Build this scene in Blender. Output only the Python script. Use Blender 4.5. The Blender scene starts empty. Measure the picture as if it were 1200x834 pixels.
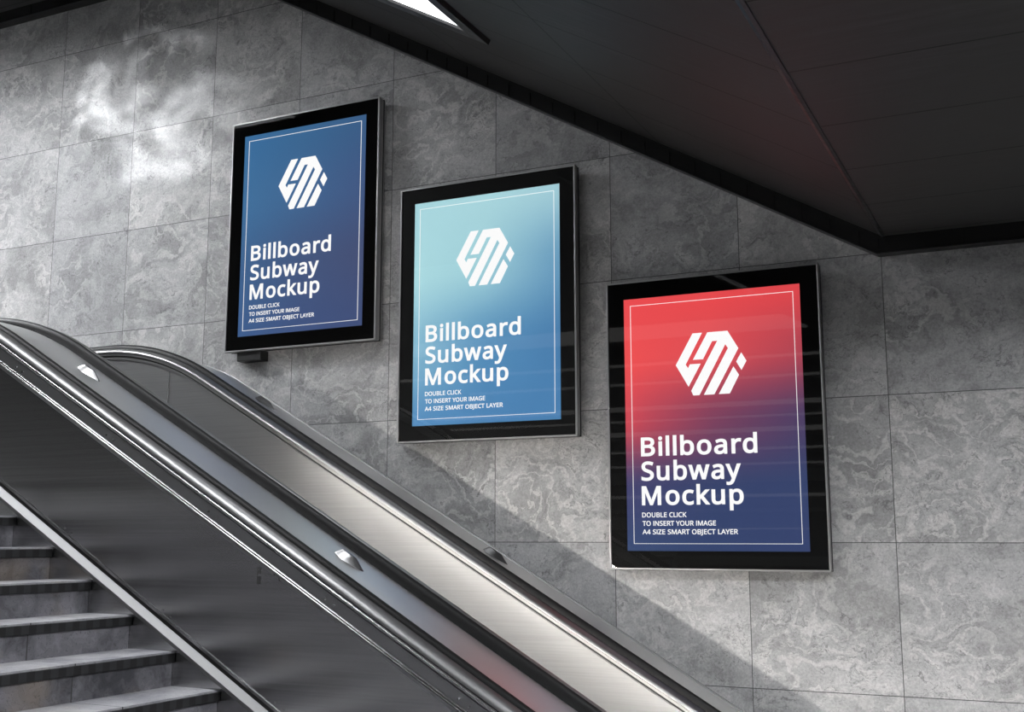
import bpy, bmesh, math, random, json
from mathutils import Vector, Matrix
random.seed(4)
SC = bpy.context.scene
COL = SC.collection
PI = math.pi
FLOOR = 2.252                    # eye height above the lower floor
CS, SN = math.cos(PI/6), 0.5     # everything inclined runs at 30 degrees

# ------------------------------------------------------------------ helpers
def V(*a): return Vector(a)

class MB:
    def __init__(s): s.v = []; s.f = []; s.smooth = []
    def add(s, vs, fs, smooth=False):
        o = len(s.v); s.v += [Vector(v) for v in vs]
        for f in fs: s.f.append([i+o for i in f]); s.smooth.append(smooth)
    def box(s, a, b):
        (x0, y0, z0), (x1, y1, z1) = a, b
        s.add([(x0,y0,z0),(x1,y0,z0),(x1,y1,z0),(x0,y1,z0),(x0,y0,z1),(x1,y0,z1),(x1,y1,z1),(x0,y1,z1)],
              [(0,3,2,1),(4,5,6,7),(0,1,5,4),(1,2,6,5),(2,3,7,6),(3,0,4,7)])
    def obox(s, c, ex, ey, ez, hx, hy, hz):
        c = Vector(c)
        vs = [c+ex*hx*i+ey*hy*j+ez*hz*k for k in (-1,1) for (i,j) in ((-1,-1),(1,-1),(1,1),(-1,1))]
        s.add(vs, [(0,3,2,1),(4,5,6,7),(0,1,5,4),(1,2,6,5),(2,3,7,6),(3,0,4,7)])
    def sweep(s, frames, prof, closed=True, caps=True, smooth=False):
        """frames: list of callables mapping (v, d) -> point ; prof: list of (v, d)"""
        n = len(prof); vs = []; fs = []
        for fr in frames: vs += [fr(*p) for p in prof]
        for i in range(len(frames)-1):
            for j in range(n if closed else n-1):
                k = (j+1) % n
                fs.append((i*n+j, i*n+k, (i+1)*n+k, (i+1)*n+j))
        s.add(vs, fs, smooth)
        if closed and caps:
            o = (len(frames)-1)*n
            s.add(vs[:n], [list(range(n))[::-1]]); s.add(vs[o:o+n], [list(range(n))])
    def tube(s, pts, r, seg=10):
        pts = [Vector(p) for p in pts]; vs = []; fs = []
        for i, p in enumerate(pts):
            t = (pts[min(i+1, len(pts)-1)]-pts[max(i-1, 0)]).normalized()
            a = t.orthogonal().normalized(); b = t.cross(a)
            vs += [p+(a*math.cos(2*PI*k/seg)+b*math.sin(2*PI*k/seg))*r for k in range(seg)]
        for i in range(len(pts)-1):
            for k in range(seg):
                l = (k+1) % seg
                fs.append((i*seg+k, i*seg+l, (i+1)*seg+l, (i+1)*seg+k))
        s.add(vs, fs, True)
        o = (len(pts)-1)*seg
        s.add(vs[:seg], [list(range(seg))[::-1]]); s.add(vs[o:], [list(range(seg))])
    def ring(s, x0, x1, z0, z1, w, y0, y1):
        """rectangular frame in the x-z plane, bar width w, between depths y0<y1"""
        s.box((x0, y0, z1-w), (x1, y1, z1)); s.box((x0, y0, z0), (x1, y1, z0+w))
        s.box((x0, y0, z0+w), (x0+w, y1, z1-w)); s.box((x1-w, y0, z0+w), (x1, y1, z1-w))
    def build(s, name, mat, parent=None, origin=None, bevel=0, merge=True):
        org = Vector(origin) if origin is not None else (parent_origin(parent) if parent else Vector())
        me = bpy.data.meshes.new(name)
        me.from_pydata([v-org for v in s.v], [], s.f)
        me.polygons.foreach_set('use_smooth', s.smooth)
        bm = bmesh.new(); bm.from_mesh(me)
        if merge: bmesh.ops.remove_doubles(bm, verts=bm.verts, dist=1e-6)
        bmesh.ops.recalc_face_normals(bm, faces=bm.faces)
        bm.to_mesh(me); bm.free()
        me.set_sharp_from_angle(angle=math.radians(38))
        me.materials.append(mat)
        o = bpy.data.objects.new(name, me); COL.objects.link(o)
        if parent: o.parent = parent
        else: o.location = org
        if bevel:
            m = o.modifiers.new('bevel', 'BEVEL'); m.width = bevel; m.segments = 2; m.limit_method = 'ANGLE'
        return o

def parent_origin(p):
    t = Vector()
    while p: t += p.location; p = p.parent
    return t

def empty(name, loc):
    o = bpy.data.objects.new(name, None); COL.objects.link(o); o.location = loc; o.empty_display_size = .2
    return o

def tag(o, label=None, cat=None, group=None, kind=None):
    for k, v in (('label', label), ('category', cat), ('group', group), ('kind', kind)):
        if v: o[k] = v
    return o

def struct(o): o['kind'] = 'structure'; return o

def lin(c):
    c = [v/255 for v in c]
    return [v/12.92 if v <= .04045 else ((v+.055)/1.055)**2.4 for v in c]

# ------------------------------------------------------------------ materials
class NT:
    def __init__(s, name):
        s.m = bpy.data.materials.new(name); s.m.use_nodes = True
        s.t = s.m.node_tree; s.t.nodes.clear()
    def n(s, kind, **kw):
        nd = s.t.nodes.new(kind)
        for k, v in kw.items():
            if k in nd.inputs.keys() if isinstance(k, str) else False: nd.inputs[k].default_value = v
            else: setattr(nd, k, v)
        return nd
    def l(s, a, b): s.t.links.new(a, b)
    def math(s, op, a, b=None, c=None, clamp=False):
        nd = s.t.nodes.new('ShaderNodeMath'); nd.operation = op; nd.use_clamp = clamp
        for i, x in enumerate((a, b, c)):
            if x is None: continue
            if isinstance(x, (int, float)): nd.inputs[i].default_value = x
            else: s.l(x, nd.inputs[i])
        return nd.outputs[0]
    def vmath(s, op, a, b=None):
        nd = s.t.nodes.new('ShaderNodeVectorMath'); nd.operation = op
        for i, x in enumerate((a, b)):
            if x is None: continue
            if isinstance(x, (tuple, list)): nd.inputs[i].default_value = x
            elif isinstance(x, (int, float)): nd.inputs['Scale'].default_value = x
            else: s.l(x, nd.inputs[i])
        return nd.outputs[0]
    def ramp(s, fac, stops):
        nd = s.t.nodes.new('ShaderNodeValToRGB'); cr = nd.color_ramp
        while len(cr.elements) < len(stops): cr.elements.new(.5)
        for e, (p, c) in zip(cr.elements, stops):
            e.position = p; e.color = (c, c, c, 1) if isinstance(c, (int, float)) else (*c, 1)
        s.l(fac, nd.inputs[0]); return nd.outputs[0]
    def mix(s, fac, a, b, mode='MIX'):
        nd = s.t.nodes.new('ShaderNodeMix'); nd.data_type = 'RGBA'; nd.blend_type = mode
        for sock, x in ((nd.inputs[0], fac), (nd.inputs[6], a), (nd.inputs[7], b)):
            if isinstance(x, (int, float)): sock.default_value = x if sock == nd.inputs[0] else (x, x, x, 1)
            elif isinstance(x, (tuple, list)): sock.default_value = (*x, 1)
            else: s.l(x, sock)
        return nd.outputs[2]
    def noise(s, vec, scale, detail=4, rough=.55, dist=0, out=0):
        nd = s.t.nodes.new('ShaderNodeTexNoise'); nd.inputs['Scale'].default_value = scale
        nd.inputs['Detail'].default_value = detail; nd.inputs['Roughness'].default_value = rough
        nd.inputs['Distortion'].default_value = dist
        s.l(vec, nd.inputs['Vector']); return nd.outputs[out]
    def obj(s): return s.t.nodes.new('ShaderNodeTexCoord').outputs['Object']
    def bsdf(s, color=None, rough=.5, metal=0., **kw):
        p = s.t.nodes.new('ShaderNodeBsdfPrincipled'); o = s.t.nodes.new('ShaderNodeOutputMaterial')
        s.l(p.outputs[0], o.inputs[0])
        for k, x in (('Base Color', color), ('Roughness', rough), ('Metallic', metal), *kw.items()):
            if x is None: continue
            if isinstance(x, (int, float)): p.inputs[k].default_value = x if k != 'Base Color' else (x, x, x, 1)
            elif isinstance(x, (tuple, list)): p.inputs[k].default_value = (*x, 1) if len(x) == 3 and 'Color' in k else x
            else: s.l(x, p.inputs[k])
        s.p = p; return s.m
    def bump(s, h, strength=.2, dist=.01):
        b = s.t.nodes.new('ShaderNodeBump'); b.inputs['Strength'].default_value = strength
        b.inputs['Distance'].default_value = dist; s.l(h, b.inputs['Height']); s.l(b.outputs[0], s.p.inputs['Normal'])

TX, TZ, OX, OZ = .7607, .7577, -.778, -.0205       # wall tile pitch and origin

def marble():
    t = NT('grey_travertine_tiles'); P = t.obj()
    sx = t.n('ShaderNodeSeparateXYZ'); t.l(P, sx.inputs[0])
    u = t.math('DIVIDE', t.math('SUBTRACT', sx.outputs[0], OX), TX)
    w = t.math('DIVIDE', t.math('SUBTRACT', sx.outputs[2], OZ), TZ)
    cu, cw = t.math('FLOOR', u), t.math('FLOOR', w)
    cell = t.n('ShaderNodeCombineXYZ'); t.l(cu, cell.inputs[0]); t.l(cw, cell.inputs[1])
    wn = t.n('ShaderNodeTexWhiteNoise'); wn.noise_dimensions = '2D'; t.l(cell.outputs[0], wn.inputs['Vector'])
    off = t.vmath('SCALE', wn.outputs['Color'], 37.)
    q = t.vmath('ADD', P, off)
    warp = t.noise(q, 2.2, 5, .6, out=1)
    q2 = t.vmath('ADD', q, t.vmath('SCALE', t.vmath('SUBTRACT', warp, (.5,.5,.5)), .55))
    q2 = t.vmath('MULTIPLY', q2, (.8, 1, 1.25))
    n1 = t.noise(q2, 3.0, 9, .66)                               # clouding with crisp detail
    warp2 = t.noise(q2, 8, 6, .65, out=1)
    q3 = t.vmath('ADD', q2, t.vmath('SCALE', t.vmath('SUBTRACT', warp2, (.5,.5,.5)), .13))
    n2 = t.noise(q3, 1.9, 3, .5)                                # drives the contour veins
    band = t.math('SINE', t.math('MULTIPLY', n2, 70.))
    thin = t.math('ABSOLUTE', t.math('SINE', t.math('MULTIPLY', n2, 56.)))
    mask = t.ramp(t.noise(q, 1.7, 2, .5), [(.38, .1), (.58, 1.)])
    base = t.ramp(n1, [(.30, .235), (.43, .315), (.52, .40), (.60, .455), (.72, .52)])
    lightv = t.ramp(band, [(.45, 0.), (.9, 1.)])
    col = t.mix(t.math('MULTIPLY', t.math('MULTIPLY', lightv, mask), .52), base, (.64, .63, .62))
    darkb = t.ramp(band, [(-1., 1.), (-.55, 0.)])
    darkv = t.ramp(thin, [(.0, 1.), (.13, 0.)])
    dm = t.ramp(t.noise(q, 5., 4, .65), [(.41, 0.), (.54, 1.)])
    col = t.mix(t.math('MULTIPLY', t.math('MULTIPLY', darkv, dm), .75), col, (.10, .10, .10))
    fleck = t.math('MULTIPLY', t.ramp(t.noise(q3, 42, 6, .75), [(.50, 0.), (.62, 1.)]), t.ramp(t.noise(q2, 4.2, 5, .6), [(.48, 0.), (.62, 1.)]))
    col = t.mix(t.math('MULTIPLY', fleck, .7), col, (.09, .09, .095))
    grain = t.noise(P, 95, 4, .75)
    col = t.mix(.6, col, t.ramp(grain, [(.30, .55), (.65, 1.25)]), 'MULTIPLY')
    tone = t.ramp(wn.outputs['Value'], [(0, (.86,.86,.87)), (1, (1.06,1.05,1.04))])
    col = t.mix(1., col, tone, 'MULTIPLY')
    def joint(a, c, pitch):
        d = t.math('SUBTRACT', a, c); d = t.math('MINIMUM', d, t.math('SUBTRACT', 1., d))
        return t.math('LESS_THAN', t.math('MULTIPLY', d, pitch), .0021)
    j = t.math('MAXIMUM', joint(u, cu, TX), joint(w, cw, TZ))
    col = t.mix(j, col, (.06, .06, .06))
    rg = t.ramp(n1, [(.3, .52), (.7, .40)])
    m = t.bsdf(col, rg)
    t.bump(t.math('SUBTRACT', t.math('MULTIPLY', grain, .3), j), .12, .006)
    return m

def stone(name, dark, light, warm, joint_pitch=None):
    t = NT(name); P = t.obj()
    warp = t.noise(P, 3, 4, .6, out=1)
    q = t.vmath('ADD', P, t.vmath('SCALE', t.vmath('SUBTRACT', warp, (.5,.5,.5)), .4))
    n1 = t.noise(q, 5, 7, .62)
    thin = t.math('ABSOLUTE', t.math('SINE', t.math('MULTIPLY', t.noise(q, 5, 5, .6), 60.)))
    col = t.mix(t.ramp(n1, [(.35, 0.), (.68, 1.)]), dark, light)
    col = t.mix(t.math('MULTIPLY', t.ramp(t.noise(P, 3.1, 3, .5), [(.55, 0.), (.72, 1.)]), .5), col, warm)
    col = t.mix(t.math('MULTIPLY', t.ramp(thin, [(0, 1.), (.22, 0.)]), .6), col, [v*.35 for v in dark])
    if joint_pitch:
        sx = t.n('ShaderNodeSeparateXYZ'); t.l(P, sx.inputs[0])
        u = t.math('DIVIDE', sx.outputs[1], joint_pitch); d = t.math('FRACT', u)
        d = t.math('MINIMUM', d, t.math('SUBTRACT', 1., d))
        col = t.mix(t.math('LESS_THAN', t.math('MULTIPLY', d, joint_pitch), .003), col, (.03,.03,.03))
    m = t.bsdf(col, .55)
    t.bump(n1, .1, .005)
    return m

def brushed(name, col, rough, streak=.5, along=(1.2, 30, 170), aniso=0.):
    t = NT(name); P = t.vmath('MULTIPLY', t.obj(), along)
    n = t.noise(P, 1., 5, .65)
    c = t.mix(streak, (col,)*3, t.mix(n, (col*.55,)*3, (min(1, col*1.35),)*3))
    r = t.ramp(n, [(.3, rough*.93), (.7, min(1, rough*1.08))])
    m = t.bsdf(c, r, 1.)
    if aniso: t.p.inputs['Anisotropic'].default_value = aniso
    return m

def plain(name, col, rough, metal=0., **kw):
    t = NT(name); P = t.obj(); n = t.noise(P, 22, 4, .6)
    c = t.mix(.25, tuple(col) if not isinstance(col, float) else (col,)*3, t.ramp(n, [(.3, .6), (.7, 1.3)]), 'MULTIPLY')
    return t.bsdf(c, t.ramp(n, [(.3, rough*.85), (.7, min(1, rough*1.15))]), metal, **kw)

def smooth(name, col, rough, metal=0., spec=.5):
    t = NT(name); t.bsdf(col, rough, metal); t.p.inputs['Specular IOR Level'].default_value = spec; return t.m

def dark_ceiling():
    t = NT('dark_ceiling_cladding'); P = t.obj()
    geo = t.n('ShaderNodeNewGeometry')
    sx = t.n('ShaderNodeSeparateXYZ'); t.l(P, sx.inputs[0])
    # length along the cladding, measured from the fold so that sloping and flat runs share one joint grid
    n1 = t.noise(t.vmath('MULTIPLY', P, (2.2, 26, 2.2)), 1.6, 6, .65)
    n2 = t.noise(P, 1.1, 4, .6)
    col = t.mix(t.ramp(n1, [(.3, 0.), (.7, 1.)]), (.020,.020,.020), (.070,.070,.071))
    col = t.mix(t.ramp(n2, [(.35, 0.), (.7, .6)]), col, (.040,.037,.034))
    y = t.math('DIVIDE', t.math('ADD', sx.outputs[1], 1.74), .573)
    d = t.math('FRACT', y); d = t.math('MINIMUM', d, t.math('SUBTRACT', 1., d))
    j1 = t.math('LESS_THAN', t.math('MULTIPLY', d, .573), .0045)
    nx = t.n('ShaderNodeSeparateXYZ'); t.l(geo.outputs['True Normal'], nx.inputs[0])
    sl = t.math('GREATER_THAN', t.math('ABSOLUTE', nx.outputs[0]), .2)
    scoord = t.math('SUBTRACT', t.math('MULTIPLY', sx.outputs[0], CS), t.math('MULTIPLY', sx.outputs[2], SN))
    k = t.math('FRACT', t.math('DIVIDE', t.math('ADD', scoord, 1.438), 1.395))
    k = t.math('MINIMUM', k, t.math('SUBTRACT', 1., k))
    j2 = t.math('MULTIPLY', t.math('LESS_THAN', t.math('MULTIPLY', k, 1.395), .005), sl)
    j = t.math('MAXIMUM', j1, j2)
    col = t.mix(j, col, (.004,.004,.004))
    m = t.bsdf(col, t.ramp(n1, [(.3, .48), (.7, .66)]))
    t.p.inputs['Specular IOR Level'].default_value = .22
    t.bump(t.math('SUBTRACT', t.math('MULTIPLY', n1, .25), j), .15, .006)
    return m

def emit(name, col, strength):
    t = NT(name); e = t.n('ShaderNodeEmission'); o = t.n('ShaderNodeOutputMaterial')
    e.inputs[0].default_value = (*col, 1); e.inputs[1].default_value = strength
    t.l(e.outputs[0], o.inputs[0]); return t.m

def printed(name, k):
    """backlit poster print: colours from the print's own colour attribute"""
    t = NT(name); a = t.n('ShaderNodeAttribute'); a.attribute_name = 'print'
    t.bsdf(t.mix(.6, a.outputs['Color'], (0.,0.,0.)), .35)
    t.p.inputs['Specular IOR Level'].default_value = .08; t.l(a.outputs['Color'], t.p.inputs['Emission Color']); t.p.inputs['Emission Strength'].default_value = k
    return t.m

def thin_glass():
    t = NT('thin_clear_glass')
    fr = t.n('ShaderNodeFresnel'); fr.inputs[0].default_value = 1.5
    tr = t.n('ShaderNodeBsdfTransparent'); gl = t.n('ShaderNodeBsdfGlossy'); gl.inputs['Roughness'].default_value = .015
    mx = t.n('ShaderNodeMixShader'); o = t.n('ShaderNodeOutputMaterial')
    t.l(fr.outputs[0], mx.inputs[0]); t.l(tr.outputs[0], mx.inputs[1]); t.l(gl.outputs[0], mx.inputs[2]); t.l(mx.outputs[0], o.inputs[0])
    return t.m

L_SEEN, L_LED, L_SKIRT, K_PRINT = 3.5, 92., 5., .90
def patch_light(name, loc, aim, power, size, col, scale):
    """spot whose beam is broken up the way light thrown off uneven metal is"""
    l = bpy.data.lights.new(name, 'SPOT'); l.energy = power; l.spot_size = size; l.spot_blend = .35; l.shadow_soft_size = .02; l.color = col
    l.use_nodes = True; nt = l.node_tree; em = nt.nodes['Emission']
    tc = nt.nodes.new('ShaderNodeTexCoord'); ns = nt.nodes.new('ShaderNodeTexNoise'); rp = nt.nodes.new('ShaderNodeValToRGB')
    ns.inputs['Scale'].default_value = scale; ns.noise_dimensions = '4D'; ns.inputs['W'].default_value = 5.3; ns.inputs['Detail'].default_value = 7; ns.inputs['Roughness'].default_value = .62; ns.inputs['Distortion'].default_value = .9
    rp.color_ramp.elements[0].position = .45; rp.color_ramp.elements[1].position = .68
    nt.links.new(tc.outputs['Normal'], ns.inputs['Vector']); nt.links.new(ns.outputs[0], rp.inputs[0]); nt.links.new(rp.outputs[0], em.inputs['Strength'])
    o = bpy.data.objects.new(name, l); COL.objects.link(o); o.location = loc
    o.rotation_euler = (Vector(aim)-Vector(loc)).to_track_quat('-Z', 'Y').to_euler(); return o
def LIGHTS():
    for y, s0, k in ((-3.3, -6.3, 42), (-3.3, -4.235, 27), (-5.75, -4.3, 30)):  # nearer panels added to light the wall; rear one shows in glass
        ceiling_light('unseen white light panel in the sloping dark ceiling above the stone stairs', slopepoint(s0, y), EXS, EZS, .6, .305, k, COOL, 'unseen light panels in the sloping ceiling over the stairs', .07)
    for x, y, k in ((.35, -3.45, 110), (1.2, -7.2, 42)):  # fill panels added out of view for the lower wall and stairs
        ceiling_light('added white light panel in the low dark ceiling, out of view', V(x, y, ZL), EXF, EZF, .6, .305, k, COOL, 'added light panels in the low ceiling', .035)
    for x, y, k, dr in ((-7.2, -2.45, 48, .055), (-8.9, -2.45, 130, .035)):  # added out of view to brighten the upper left wall
        ceiling_light('added white light panel in the high dark ceiling, out of view', V(x, y, ZU), EXF, EZF, .6, .305, k, COOL, 'added light panels in the high ceiling', dr)
    patch_light('added_patch_spot', (-8.2, -2.2, 3.9), (-6.05, .1, 3.22), 520, .40, COOL, 9.)  # added spot without a fixture, stands in for reflected light patches

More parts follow.
